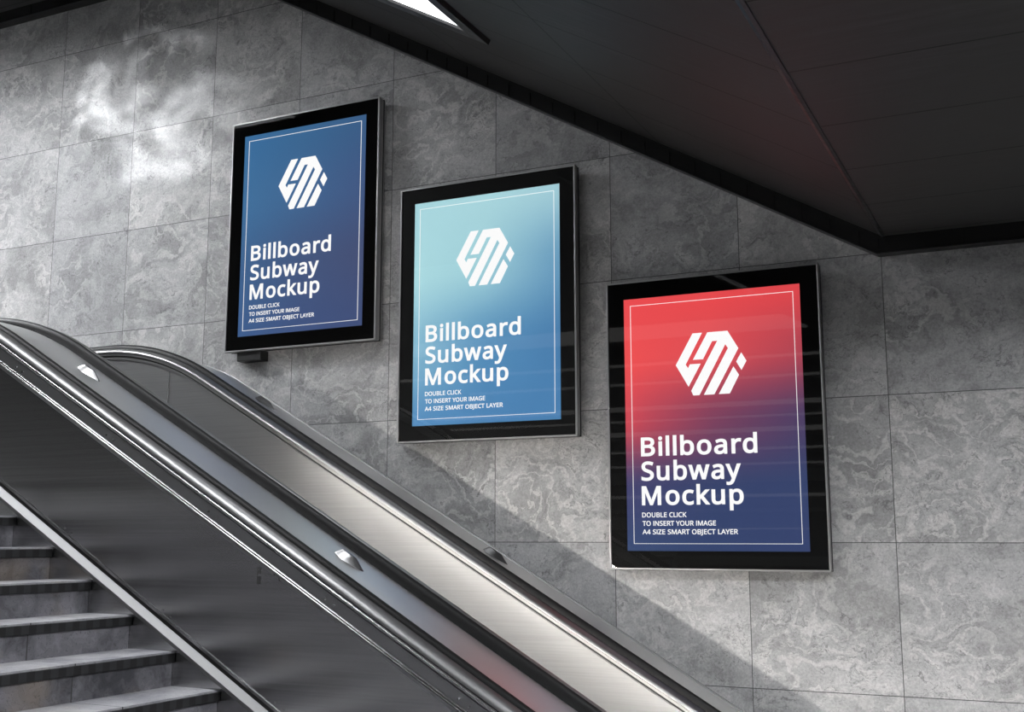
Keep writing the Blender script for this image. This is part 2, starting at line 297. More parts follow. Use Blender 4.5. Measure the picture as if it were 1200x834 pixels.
GLYPHS = '''{"4":[458,[[[443,130,443,151,415,130],[359,130,387,130,359,87],[359,0,359,43,337,0],[291,0,314,0,291,43],[291,130,291,87,200,130],[17,130,108,130,17,150],[17,190,17,170,107,319],[286,576,196,447,311,576],[359,576,335,576,359,448],[359,193,359,321,387,193],[443,193,415,193,443,172]],[[291,374,291,314,291,388],[291,412,291,400,292,423],[293,444,292,434,293,454],[294,474,294,464,294,483],[295,500,295,492,294,500],[292,500,293,500,288,490],[276,468,282,479,269,456],[257,438,263,446,200,356],[86,193,143,275,154,193],[291,193,223,193,291,253]]]],"A":[512,[[[437,0,462,0,414,59],[368,177,391,118,292,177],[141,177,217,177,118,118],[73,0,96,59,49,0],[0,0,24,0,75,192],[224,575,149,383,245,575],[289,575,267,575,363,383],[512,0,437,192,487,0]],[[282,415,304,357,281,419],[274,438,278,427,271,449],[263,473,267,461,260,485],[255,500,257,494,252,490],[247,468,250,479,244,457],[238,438,241,447,235,429],[230,415,232,421,209,357],[165,241,187,299,226,241],[346,241,286,241,325,299]]]],"B":[521,[[[241,573,187,573,313,573],[404,541,367,562,440,520],[459,431,459,483,459,408],[446,371,455,388,438,354],[409,328,426,339,393,316],[350,304,373,308,350,303],[350,300,350,301,374,296],[415,279,395,289,435,269],[461,236,450,254,472,217],[478,163,478,193,478,128],[454,74,470,99,438,50],[385,19,415,31,356,6],[279,0,320,0,212,0],[78,0,145,0,78,191],[78,573,78,382,132,573]],[[256,329,221,329,305,329],[357,352,339,337,375,368],[384,423,384,392,384,454],[351,490,373,477,329,504],[245,511,293,511,213,511],[150,511,182,511,150,450],[150,329,150,389,185,329]],[[150,269,187,269,150,199],[150,61,150,130,188,61],[265,61,227,61,316,61],[371,91,352,71,391,110],[401,168,401,136,401,189],[388,221,397,206,379,236],[344,256,364,248,323,265],[260,269,295,269,223,269]]]],"C":[507,[[[323,517,349,517,293,517],[241,502,265,512,216,491],[178,456,195,476,161,436],[139,383,148,412,130,354],[125,286,125,322,125,239],[147,164,132,198,162,129],[213,83,184,102,242,65],[322,55,279,55,348,55],[394,62,371,57,416,66],[460,78,438,71,460,57],[460,15,460,36,438,7],[393,-2,416,1,371,-6],[312,-8,343,-8,254,-8],[166,28,205,4,127,52],[78,131,98,86,59,175],[49,287,49,227,49,330],[67,406,55,370,79,442],[120,499,97,473,143,525],[206,559,172,545,240,574],[324,581,280,581,353,581],[409,572,382,578,436,566],[482,547,461,558,472,527],[453,486,463,506,435,494],[394,508,416,501,372,514]]]],"D":[585,[[[536,292,536,353,536,228],[501,131,525,174,477,87],[399,33,443,55,354,11],[237,0,300,0,184,0],[78,0,131,0,78,191],[78,573,78,382,137,573],[254,573,195,573,312,573],[404,540,362,562,446,519],[502,446,479,488,525,405]],[[460,289,460,214,460,340],[435,415,452,382,418,447],[361,487,394,471,329,503],[244,511,290,511,213,511],[150,511,181,511,150,361],[150,62,150,211,176,62],[228,62,202,62,305,62],[402,119,363,81,441,157]]]],"E":[446,[[[398,0,398,21,291,0],[78,0,184,0,78,191],[78,573,78,382,184,573],[398,573,291,573,398,551],[398,509,398,530,315,509],[150,509,233,509,150,450],[150,330,150,390,228,330],[383,330,306,330,383,310],[383,268,383,289,306,268],[150,268,228,268,150,200],[150,63,150,132,233,63],[398,63,315,63,398,42]]]],"G":[584,[[[326,302,326,281,392,302],[524,302,458,302,524,209],[524,22,524,115,493,11],[431,-1,462,4,399,-6],[323,-8,363,-8,264,-8],[173,28,214,4,133,51],[81,130,102,85,59,174],[49,286,49,226,49,346],[84,442,61,398,108,486],[186,544,142,520,230,568],[346,581,283,581,378,581],[437,572,408,578,465,566],[516,547,492,558,507,526],[489,484,498,505,469,493],[421,508,446,501,395,514],[342,517,369,517,296,517],[225,489,257,508,192,470],[150,409,167,444,133,375],[124,286,124,334,124,241],[146,166,132,201,161,131],[216,84,184,103,247,64],[340,55,289,55,365,55],[404,59,387,56,422,61],[452,68,438,64,452,125],[452,238,452,182,410,238],[326,238,368,238,326,260]]]],"J":[219,[[[-3,-152,27,-152,-16,-152],[-37,-150,-27,-151,-47,-148],[-63,-142,-55,-145,-63,-122],[-63,-81,-63,-101,-54,-83],[-35,-87,-45,-85,-26,-88],[-5,-89,-16,-89,9,-89],[33,-81,21,-86,45,-76],[63,-53,55,-66,70,-40],[74,3,74,-21,74,193],[74,573,74,383,98,573],[146,573,122,573,146,385],[146,9,146,197,146,-28],[128,-82,140,-58,115,-106],[75,-135,98,-124,53,-147]]]],"K":[496,[[[496,0,418,108,468,0],[411,0,440,0,344,91],[209,273,276,182,189,256],[150,222,169,239,150,148],[150,0,150,74,126,0],[78,0,102,0,78,191],[78,573,78,382,102,573],[150,573,126,573,150,478],[150,290,150,384,166,308],[199,345,182,327,215,363],[249,399,232,381,300,457],[403,573,352,515,431,573],[488,573,460,573,412,489],[261,323,336,406,339,215]]]],"L":[420,[[[78,0,185,0,78,191],[78,573,78,382,102,573],[150,573,126,573,150,403],[150,64,150,234,233,64],[400,64,317,64,400,43],[400,0,400,21,293,0]]]],"M":[727,[[[330,0,350,0,268,167],[142,502,205,335,141,502],[139,502,140,502,140,491],[142,461,141,478,142,445],[144,407,143,426,144,387],[144,347,144,368,144,231],[144,0,144,116,122,0],[78,0,100,0,78,191],[78,573,78,382,113,573],[184,573,149,573,243,416],[361,103,302,260,362,103],[364,103,363,103,424,260],[544,573,484,416,579,573],[650,573,614,573,650,382],[650,0,650,191,626,0],[578,0,602,0,578,117],[578,352,578,235,578,371],[579,408,578,389,580,426],[581,460,580,444,582,476],[584,501,583,490,583,501],[581,501,582,501,517,334],[390,0,453,167,370,0]]]],"N":[609,[[[532,0,532,191,504,0],[447,0,476,0,345,159],[141,476,243,317,140,476],[138,476,139,476,139,463],[141,432,140,449,142,415],[143,378,142,397,144,359],[144,320,144,340,144,213],[144,0,144,107,122,0],[78,0,100,0,78,191],[78,573,78,382,106,573],[161,573,133,573,263,415],[467,99,365,257,468,99],[470,99,469,99,469,107],[468,137,469,120,467,154],[466,193,466,173,465,214],[464,249,464,232,464,357],[464,573,464,465,487,573],[532,573,509,573,532,382]]]],"O":[626,[[[577,287,577,346,577,243],[561,166,572,202,549,130],[510,73,533,99,488,47],[428,13,461,27,395,-1],[314,-8,357,-8,269,-8],[196,13,230,-1,163,27],[114,73,136,47,92,99],[65,167,76,130,54,203],[49,288,49,244,49,347],[78,442,59,398,97,486],[166,545,126,520,205,569],[314,581,254,581,372,581],[459,545,420,569,498,521],[547,442,527,486,567,398]],[[125,287,125,335,125,239],[145,163,132,198,159,128],[207,83,179,101,235,64],[314,55,271,55,357,55],[420,83,392,64,447,101],[481,163,468,128,495,198],[501,287,501,239,501,359],[456,457,486,416,426,498],[314,518,379,518,271,518],[207,490,235,509,179,472],[145,411,159,445,132,377]]]],"R":[499,[[[236,573,183,573,283,573],[353,555,323,567,384,543],[422,500,407,524,437,476],[444,410,444,446,444,379],[427,334,439,354,416,313],[385,285,402,297,367,273],[330,257,349,264,382,171],[487,0,434,86,459,0],[403,0,431,0,356,79],[264,237,310,158,226,237],[150,237,188,237,150,158],[150,0,150,79,126,0],[78,0,102,0,78,191],[78,573,78,382,130,573]],[[232,510,263,510,204,510],[150,510,177,510,150,439],[150,298,150,368,179,298],[236,298,207,298,282,298],[338,325,316,307,359,344],[370,407,370,371,370,432],[355,467,365,452,345,482],[310,500,330,493,289,507]]]],"S":[440,[[[403,153,403,183,403,119],[378,66,394,90,361,42],[307,11,337,24,276,-2],[198,-8,240,-8,177,-8],[137,-5,156,-7,117,-3],[83,4,99,0,67,8],[41,19,53,13,41,42],[41,88,41,65,60,80],[113,65,84,72,141,58],[201,55,171,55,230,55],[273,66,253,58,292,73],[316,98,306,84,326,112],[330,147,330,128,330,165],[318,194,326,181,310,207],[277,230,297,219,258,241],[196,265,230,252,171,274],[131,294,150,283,113,304],[85,330,97,316,73,343],[57,375,63,358,51,392],[48,435,48,412,48,465],[71,513,56,491,87,534],[136,563,108,551,163,575],[231,581,195,581,262,581],[318,572,291,578,344,566],[389,549,368,558,381,528],[366,487,374,507,347,495],[302,508,325,503,279,514],[229,517,254,517,205,517],[169,507,185,514,153,500],[133,478,141,490,125,465],[121,434,121,450,121,415],[133,386,125,399,141,373],[172,351,154,361,191,341],[246,318,215,330,280,306],[332,279,308,293,355,265],[385,228,372,248,397,208]]]],"T":[446,[[[259,0,259,170,235,0],[187,0,211,0,187,170],[187,509,187,339,127,509],[8,509,68,509,8,530],[8,573,8,551,151,573],[437,573,294,573,437,551],[437,509,437,530,378,509],[259,509,318,509,259,339]]]],"U":[586,[[[513,202,513,326,513,163],[489,95,505,127,473,63],[416,20,449,38,383,1],[290,-8,341,-8,219,-8],[128,50,165,11,91,89],[72,204,72,140,72,327],[72,573,72,450,96,573],[144,573,120,573,144,449],[144,201,144,325,144,155],[182,93,157,119,206,67],[294,55,244,55,329,55],[379,73,357,61,401,86],[427,126,416,103,437,148],[442,202,442,173,442,326],[442,573,442,449,466,573],[513,573,489,573,513,449]]]],"Y":[454,[[[227,291,177,385,277,385],[376,573,326,479,402,573],[454,573,428,573,390,456],[263,222,327,339,263,148],[263,0,263,74,239,0],[191,0,215,0,191,73],[191,219,191,146,127,337],[0,573,64,455,26,573],[79,573,52,573,128,479]]]],"Z":[458,[[[427,0,427,21,295,0],[30,0,163,0,30,18],[30,55,30,36,131,206],[332,508,231,357,235,508],[40,508,137,508,40,530],[40,573,40,551,167,573],[419,573,293,573,419,554],[419,518,419,536,319,367],[118,64,218,215,221,64],[427,64,324,64,427,43]]]],"a":[450,[[[231,437,203,437,283,437],[347,403,322,426,372,380],[385,293,385,343,385,195],[385,0,385,98,368,0],[334,0,351,0,329,20],[320,61,325,41,319,61],[317,61,318,61,304,45],[279,22,292,32,266,12],[234,-1,251,4,217,-6],[172,-8,196,-8,147,-8],[103,6,124,-3,82,15],[55,48,66,29,43,67],[37,119,37,91,37,162],[87,219,54,195,121,242],[243,257,173,254,267,257],[316,259,292,258,316,268],[316,285,316,276,316,321],[293,359,308,345,277,373],[227,380,255,380,204,380],[163,370,183,377,142,363],[106,347,123,356,99,365],[84,400,91,383,103,410],[151,426,125,419,176,433]],[[252,208,273,209,198,206],[141,182,161,197,120,167],[110,119,110,146,110,95],[132,66,117,77,147,55],[188,49,165,49,225,49],[279,79,255,59,303,99],[315,172,315,130,315,184],[315,210,315,197,294,209]]]],"b":[493,[[[139,461,139,511,139,443],[138,410,138,426,137,394],[135,373,136,382,136,373],[139,373,137,373,151,391],[189,419,168,406,211,431],[272,437,238,437,325,437],[401,381,368,418,433,344],[449,215,449,289,449,166],[427,91,442,125,412,58],[365,17,392,33,338,0],[272,-8,307,-8,238,-8],[189,10,211,-2,168,23],[139,55,151,37,137,55],[133,55,135,55,128,36],[119,0,123,18,102,0],[68,0,85,0,68,203],[68,609,68,406,92,609],[139,609,115,609,139,560]],[[260,379,299,379,229,379],[188,361,205,373,170,350],[150,308,157,332,142,285],[139,217,139,254,139,216],[139,214,139,215,139,161],[165,93,147,121,182,65],[261,51,214,51,300,51],[348,93,329,65,367,121],[376,216,376,162,376,270],[348,338,367,310,329,365]]]],"c":[385,[[[241,-8,265,-8,203,-8],[139,15,169,0,109,31],[69,87,86,55,53,120],[44,213,44,162,44,265],[71,342,53,308,88,375],[142,415,112,399,173,430],[245,438,207,438,267,438],[309,431,288,436,329,426],[358,415,346,421,351,395],[337,356,344,376,324,361],[292,370,309,365,275,374],[244,376,259,376,215,376],[172,358,191,370,154,345],[131,303,140,327,122,279],[117,213,117,249,117,179],[131,126,122,150,140,102],[172,71,153,84,190,59],[240,53,213,53,263,53],[302,60,284,55,320,65],[351,78,336,71,351,57],[351,15,351,36,337,8],[304,-2,321,2,286,-6]]]],"d":[493,[[[221,-8,243,-8,167,-8],[92,48,124,11,60,85],[44,214,44,140,44,288],[93,381,60,344,125,419],[221,438,168,438,244,438],[280,429,263,435,296,424],[323,407,311,416,335,397],[354,374,346,386,356,374],[359,374,358,374,359,381],[356,405,358,392,355,419],[354,438,354,430,354,495],[354,609,354,552,378,609],[425,609,401,609,425,406],[425,0,425,203,406,0],[368,0,387,0,365,19],[358,58,361,38,357,58],[354,58,356,58,346,45],[323,24,335,34,311,15],[279,1,296,7,263,-5]],[[232,51,193,51,277,51],[328,88,309,63,346,113],[355,200,355,150,355,205],[355,213,355,209,355,267],[329,336,346,308,311,365],[231,379,279,379,193,379],[146,334,165,364,127,304],[117,213,117,263,117,161],[146,93,127,121,165,65]]]],"i":[207,[[[139,430,115,430,139,287],[139,0,139,143,115,0],[68,0,92,0,68,143],[68,430,68,287,92,430]],[[104,591,92,591,115,591],[133,580,124,587,141,573],[145,546,145,562,145,531],[133,512,141,520,124,505],[104,501,115,501,92,501],[75,512,83,505,67,520],[63,546,63,531,63,562],[75,580,67,573,83,587]]]],"k":[428,[[[138,291,138,397,138,283],[137,257,138,271,136,244],[135,221,135,231,136,221],[138,221,137,221,141,226],[152,240,146,232,159,248],[172,264,165,256,179,273],[189,285,184,279,235,333],[326,430,281,381,354,430],[409,430,381,430,351,369],[235,246,293,307,297,164],[421,0,359,82,393,0],[336,0,364,0,286,67],[187,200,237,134,171,186],[138,158,154,172,138,105],[138,0,138,53,115,0],[68,0,91,0,68,203],[68,609,68,406,91,609],[138,609,115,609,138,503]]]],"l":[207,[[[139,0,139,203,115,0],[68,0,92,0,68,203],[68,609,68,406,92,609],[139,609,115,609,139,406]]]],"o":[485,[[[442,216,442,263,442,180],[428,121,437,148,418,93],[388,51,405,70,370,31],[324,7,349,17,300,-3],[241,-8,272,-8,213,-8],[163,7,187,-3,139,17],[100,51,118,31,83,70],[59,121,69,93,49,148],[44,216,44,180,44,263],[68,336,52,304,84,369],[137,412,107,394,167,429],[244,438,203,438,283,438],[347,412,317,429,377,394],[417,336,400,369,433,304]],[[117,216,117,267,117,182],[130,128,121,153,139,103],[172,71,153,84,190,57],[243,51,214,51,272,51],[314,71,296,57,333,84],[356,128,347,103,364,153],[369,216,369,182,369,250],[355,303,364,279,346,327],[314,359,332,346,296,372],[242,379,272,379,198,379],[147,335,167,364,127,306]]]],"p":[493,[[[273,438,250,438,326,438],[401,383,368,419,433,346],[449,216,449,290,449,167],[427,93,442,126,412,59],[365,17,392,34,339,0],[272,-8,308,-8,250,-8],[213,1,230,-5,196,7],[170,24,182,14,158,33],[139,55,147,43,137,55],[134,55,136,55,135,45],[137,20,136,34,138,6],[139,-16,139,-6,139,-75],[139,-192,139,-134,115,-192],[68,-192,92,-192,68,15],[68,430,68,222,87,430],[126,430,107,430,129,410],[136,371,132,391,137,371],[139,371,138,371,147,384],[170,405,158,395,182,415],[213,429,196,423,230,435]],[[260,379,299,379,231,379],[190,362,208,373,172,351],[152,313,160,335,144,291],[139,229,139,263,139,225],[139,216,139,220,139,180],[150,126,142,150,157,101],[188,70,170,83,206,57],[261,51,230,51,288,51],[326,72,309,58,343,87],[364,131,355,106,372,156],[376,217,376,184,376,266],[348,334,367,305,329,364]]]],"r":[331,[[[269,438,249,438,277,438],[295,437,285,437,304,436],[319,433,312,435,316,411],[310,368,313,390,303,370],[287,372,296,371,279,373],[264,374,271,374,247,374],[217,363,231,370,202,356],[176,334,188,347,165,321],[149,289,155,306,142,271],[139,229,139,251,139,153],[139,0,139,76,115,0],[68,0,92,0,68,143],[68,430,68,287,87,430],[126,430,107,430,129,404],[134,351,131,377,135,351],[137,351,136,351,146,367],[170,395,157,382,183,408],[214,426,198,418,231,434]]]],"u":[495,[[[427,430,404,430,427,287],[427,0,427,143,408,0],[370,0,389,0,366,19],[359,57,363,38,358,57],[356,57,357,57,347,42],[321,20,335,30,306,10],[273,-1,291,3,256,-6],[220,-8,238,-8,186,-8],[134,8,157,-3,110,19],[81,59,93,36,69,82],[63,148,63,112,63,242],[63,430,63,336,87,430],[135,430,111,430,135,338],[135,153,135,245,135,119],[158,76,142,93,173,59],[230,51,198,51,262,51],[306,69,287,57,324,81],[345,121,337,98,353,145],[357,206,357,173,357,281],[357,430,357,355,380,430]]]],"w":[630,[[[346,243,370,162,342,254],[336,276,339,265,333,287],[328,308,330,298,325,317],[321,335,323,327,319,344],[316,357,317,351,315,357],[313,357,314,357,312,351],[308,335,310,344,306,327],[302,307,304,317,300,297],[294,275,297,286,291,265],[284,242,288,253,258,162],[207,1,233,81,180,1],[127,1,153,1,87,144],[9,431,48,287,33,431],[82,431,57,431,102,354],[141,201,121,278,145,186],[153,154,149,170,157,139],[163,109,160,124,166,95],[169,73,168,83,170,73],[172,73,171,73,174,79],[178,97,176,87,180,107],[185,128,182,117,187,138],[193,160,190,149,196,170],[201,188,199,180,227,269],[277,431,252,350,303,431],[354,431,329,431,379,350],[428,188,404,269,432,176],[440,149,436,163,444,135],[451,109,447,122,454,96],[457,74,456,84,458,74],[460,74,459,74,461,83],[466,108,463,94,469,121],[477,153,473,136,481,169],[489,201,485,185,509,278],[549,431,529,354,573,431],[621,431,597,431,582,287],[502,1,542,144,474,1],[419,1,447,1,395,82]]]],"y":[409,[[[1,430,59,286,26,430],[76,430,51,430,107,348],[169,185,138,267,175,171],[184,144,179,157,189,130],[196,105,193,117,200,92],[205,68,203,80,206,68],[209,68,207,68,212,82],[224,121,217,99,231,142],[245,186,238,164,275,267],[333,430,304,349,358,430],[409,430,384,430,347,267],[224,-59,285,104,214,-86],[188,-130,202,-109,174,-150],[138,-176,158,-165,119,-187],[67,-192,95,-192,55,-192],[34,-190,43,-192,24,-189],[9,-186,16,-188,9,-167],[9,-130,9,-149,15,-131],[30,-133,22,-132,38,-134],[56,-135,47,-135,73,-135],[99,-126,87,-132,111,-119],[130,-99,121,-111,138,-88],[152,-59,146,-74,159,-40],[174,-2,167,-21,116,142]]]]}'''
M = {}
M['marble'] = marble()
M['ceil'] = dark_ceiling()
M['panel'] = brushed('brushed_steel_cladding', .50, .22, .6)
M['inner'] = brushed('brushed_steel_inner_cladding', .36, .40, .5, (1.6, 30, 150))
M['deck'] = smooth('satin_steel_deck', .68, .42, 1.)
M['stud'] = smooth('dull_steel_stud', .18, .28, 1.)
M['trim'] = smooth('polished_steel_trim', .46, .27, 1.)
M['band'] = smooth('grey_steel_band', .34, .38, 1.)
M['rubber'] = smooth('black_rubber_handrail', .004, .48, 0., .25)
M['mould'] = smooth('satin_steel_moulding', .34, .40, 1.)
M['gasket'] = smooth('black_gasket', .008, .5)
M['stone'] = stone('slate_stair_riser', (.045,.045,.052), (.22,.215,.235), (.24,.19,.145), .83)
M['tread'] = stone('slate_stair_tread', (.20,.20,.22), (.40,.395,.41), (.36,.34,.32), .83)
M['floor'] = stone('grey_stone_floor', (.14,.14,.145), (.25,.25,.25), (.22,.21,.20), .83)
M['housing'] = plain('grey_metal_housing', .46, .40, .3)
M['rim'] = smooth('bright_metal_rim', .42, .42, 1.)
M['bezel'] = smooth('black_printed_bezel', .006, .45, 0., .08)
M['black'] = plain('black_painted_metal', .010, .38)
M['fascia'] = smooth('dark_fascia_metal', .012, .22, 0.)
M['white'] = emit('white_print_backlit', (1, 1, 1), 1.02)
M['glass'] = thin_glass()
M['wallfar'] = stone('dark_concrete', (.05,.05,.05), (.10,.10,.10), (.09,.085,.08), 1.2)
M['slat'] = plain('grey_metal_slat', .22, .4, .4)

# ------------------------------------------------------------------ setting
XL, XR, YF, YB = -10.5, 5.2, -9.2, .11
b = MB(); b.box((XL, YB, -FLOOR), (XR, YB+.25, 4.6)); struct(b.build('wall_back', M['marble']))
b = MB(); b.box((XL, YF-.25, -FLOOR), (XR, YF, 4.6)); struct(b.build('wall_front', M['wallfar']))
b = MB(); b.box((XL-.25, YF-.25, -FLOOR), (XL, YB+.25, 4.6)); struct(b.build('wall_left', M['wallfar']))
b = MB(); b.box((XR, YF-.25, -FLOOR), (XR+.25, YB+.25, 4.6)); struct(b.build('wall_right', M['wallfar']))
b = MB(); b.box((XL, YF, -FLOOR-.3), (XR, YB, -FLOOR)); struct(b.build('floor', M['floor']))
ZL, ZU, NC = 1.565, 4.24, .977
def xs(z, n=NC): return (n-CS*z)/SN
def slopepoint(s_, y, n=NC): return V(s_*CS+n*SN, y, -s_*SN+n*CS)
# ceiling: flat low part, 30 degree slope, flat high part (one slab 0.25 thick)
prof = [(XR, ZL), (xs(ZL), ZL), (xs(ZU), ZU), (XL, ZU), (XL, ZU+.3), (xs(ZU)+.1, ZU+.3), (xs(ZL)+.1, ZL+.3), (XR, ZL+.3)]
b = MB(); b.sweep([lambda x, z, y=y: V(x, y, z) for y in (YF, YB)], prof); struct(b.build('ceiling', M['ceil']))
# dark fascia along the wall under the ceiling
fb, ft = .886, NC+.004
zlb = ZL-.086
pb = [(XR, zlb), (xs(zlb, fb), zlb), (xs(ZU-.09, fb), ZU-.09), (XL, ZU-.09)]
pt = [(XR, ZL+.004), (xs(ZL, ft), ZL+.004), (xs(ZU, ft), ZU+.004), (XL, ZU+.004)]
b = MB()
for i in range(3):
    q = [pb[i], pb[i+1], pt[i+1], pt[i]]
    b.sweep([lambda x, z, y=y: V(x, y, z) for y in (.035, YB+.01)], q)
# seams between the fascia panels
for i, (a, c_) in enumerate(zip(pb, pb[1:])):
    L = math.hypot(c_[0]-a[0], c_[1]-a[1]); k = .1
    while k < L:
        f = k/L; x = a[0]+(c_[0]-a[0])*f; z = a[1]+(c_[1]-a[1])*f
        if -8 < x < 2: b.box((x-.003, .029, z), (x+.003, .04, z+.078))
        k += .17 if i == 1 else .42
fa = struct(b.build('trim_1', M['fascia']))
# trim strip on the underside edge of the fascia
b = MB()
for i in range(3):
    (x0, z0), (x1, z1) = pb[i], pb[i+1]
    b.sweep([lambda x, z, y=y: V(x, y, z) for y in (.028, YB+.005)], [(x0, z0), (x1, z1), (x1, z1-.006), (x0, z0-.006)])
struct(b.build('trim_2', M['black']))
# cover strip along the fold of the ceiling
b = MB(); b.sweep([lambda x, z, y=y: V(x, y, z) for y in (YF, .03)], [(xs(ZL)-.017, ZL+.0085), (xs(ZL), ZL-.004), (xs(ZL)+.013, ZL-.0035), (xs(ZL)+.013, ZL+.01)])
struct(b.build('trim_5', M['black']))
# baseboard-like metal ledges and louvres on the wall opposite, seen only as reflections
b = MB()
for z, h, d in ((-1.2, .05, .06), (-.35, .12, .10), (.35, .05, .06), (.75, .16, .12)):
    b.box((XL+.05, YF-.01, z), (XR-.05, YF+d, z+h))
for i in range(14): b.box((XL+.3+i*1.1, YF-.01, -2.2), (XL+.36+i*1.1, YF+.04, -.35))
struct(b.build('trim_3', M['slat']))
# glowing strips added on the unseen opposite wall to streak the poster glass
b = MB()
for z, h, x0, x1 in ((2.80, .20, -9, -2.9), (2.42, .035, -10, -2.4), (2.15, .03, -8, -2.0), (1.78, .06, -10, -1.4), (1.62, .025, -10, -1.2), (1.42, .06, -9, 4), (1.18, .03, -10, 4), (.98, .025, -8, 4), (.55, .04, -10, 4), (.12, .02, -7, -3.)):
    b.box((x0, YF-.01, z), (x1, YF+.05, z+h))
struct(b.build('added_glow_strips', emit('added_streak_glow', (1, .99, .97), .62)))
# upper landing
b = MB(); b.box((XL, YF, -FLOOR+.0), (-5.0635+.2555, -6.6, .2555)); b.box((XL, -6.6, -.1), (-4.808, -2.115, .2555)); b.box((XL, -2.115, -.1), (-6.9, YB, .2555))
struct(b.build('floor_upper', M['floor']))

# ------------------------------------------------------------------ ceiling lights
def ceiling_light(label, c, ex, ez, hx, hy, strength, col, group=None, drop=.012):
    """c on the ceiling surface, ex along the length, ez pointing up into the ceiling"""
    ey = V(0, 1, 0); c = Vector(c)
    e = empty('ceiling_light', c); tag(e, label, 'ceiling light', group)
    f = MB(); w = .10; dz = drop  # deep drop makes the frame a baffle, shading the wall near the ceiling
    for sgn in (-1, 1):
        f.obox(c+ex*(hx+w/2)*sgn-ez*dz, ex, ey, ez, w/2, hy+w, dz+.004)
        f.obox(c+ey*(hy+w/2)*sgn-ez*dz, ex, ey, ez, hx, w/2, dz+.004)
    f.build('frame', M['black'], e, bevel=.003)
    d = MB(); d.obox(c-ez*.006, ex, ey, ez, hx, hy, .005); d.build('diffuser', emit('light_diffuser', col, strength), e)
    return e
EXS, EZS = V(CS, 0, -SN), V(SN, 0, CS)
EXF, EZF = V(1, 0, 0), V(0, 0, 1)
COOL, WARM = (.95, .97, 1.), (1., .955, .90)
sc_ = -3.635-.6
ceiling_light('bright white light panel in the sloping dark ceiling at the top edge of the photo', slopepoint(sc_, -1.335), EXS, EZS, .6, .305, L_SEEN, COOL)
LIGHTS()

# ------------------------------------------------------------------ stone stairs
st = empty('stone_staircase', (-.72-2, -4.3, -FLOOR))
tag(st, 'grey stone staircase with dark ribbed nosings beside the brushed steel escalator side', 'stairs')
t_nose = NT('dark_nosing'); Pn = t_nose.obj(); sxn = t_nose.n('ShaderNodeSeparateXYZ'); t_nose.l(Pn, sxn.inputs[0])
fr_ = t_nose.math('FRACT', t_nose.math('DIVIDE', sxn.outputs[1], .075))
M['nose'] = t_nose.bsdf(t_nose.mix(t_nose.math('GREATER_THAN', fr_, .5), (.005,.005,.005), (.020,.020,.022)), .6)
YS0, YS1 = -6.6, -2.083
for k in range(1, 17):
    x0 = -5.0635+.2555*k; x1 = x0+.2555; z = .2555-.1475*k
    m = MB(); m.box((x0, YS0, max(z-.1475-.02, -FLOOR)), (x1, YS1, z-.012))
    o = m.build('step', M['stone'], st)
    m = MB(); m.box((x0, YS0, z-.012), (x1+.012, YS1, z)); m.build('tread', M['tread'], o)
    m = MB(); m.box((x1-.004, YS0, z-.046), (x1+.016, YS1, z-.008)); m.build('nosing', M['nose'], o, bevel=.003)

# ------------------------------------------------------------------ escalator
ZREF, R = -1.49/CS, 1.62
ZUP, ZLO = 1.196, -FLOOR+.93
def path():
    xu = (ZREF-ZUP)/math.tan(PI/6); xl = (ZREF-ZLO)/math.tan(PI/6); T = R*math.tan(PI/12)
    out = [(-7.6, ZUP, 0), (-6.6, ZUP, 0), (xu-T, ZUP, 0)]
    for i in range(1, 17):
        a = PI/6*i/16; out.append((xu-T+R*math.sin(a), ZUP-R+R*math.cos(a), a))
    for i in range(1, 14):
        f = i/14; x0, z0 = out[2+16][0], out[2+16][1]; x1, z1 = xl-T*CS, ZLO+T*SN
        out.append((x0+(x1-x0)*f, z0+(z1-z0)*f, PI/6)) if i < 14 else None
    for i in range(0, 13):
        a = PI/6*(1-i/12); out.append((xl+T-R*math.sin(a), ZLO+R-R*math.cos(a), a))
    out += [(.6, ZLO, 0), (1.6, ZLO, 0)]
    return out
PATH = path()
def frames(Yc, sgn=1, x_from=-99.):
    return [(lambda v, d, x=x, z=z, a=a: V(x+math.sin(a)*d, Yc-v*sgn, z+math.cos(a)*d)) for x, z, a in PATH if x > x_from]
def arc(cv, cd, rv, rd, a0, a1, n):
    return [(cv+rv*math.cos(a0+(a1-a0)*i/n), cd+rd*math.sin(a0+(a1-a0)*i/n)) for i in range(n+1)]
def slopeat(x, d=0.):                                   # a point on the inclined run above reference x
    return V(x+SN*d, 0, ZREF-math.tan(PI/6)*x+CS*d)

esc = empty('escalator', (-2.7, -1.1, -FLOOR))
tag(esc, 'brushed steel escalator with black handrails descending along the tiled wall', 'escalator')
def rail(top): return [(.184, -.012)] + arc(.206, .002, .022, top, PI, 0, 12) + [(.228, -.012)]

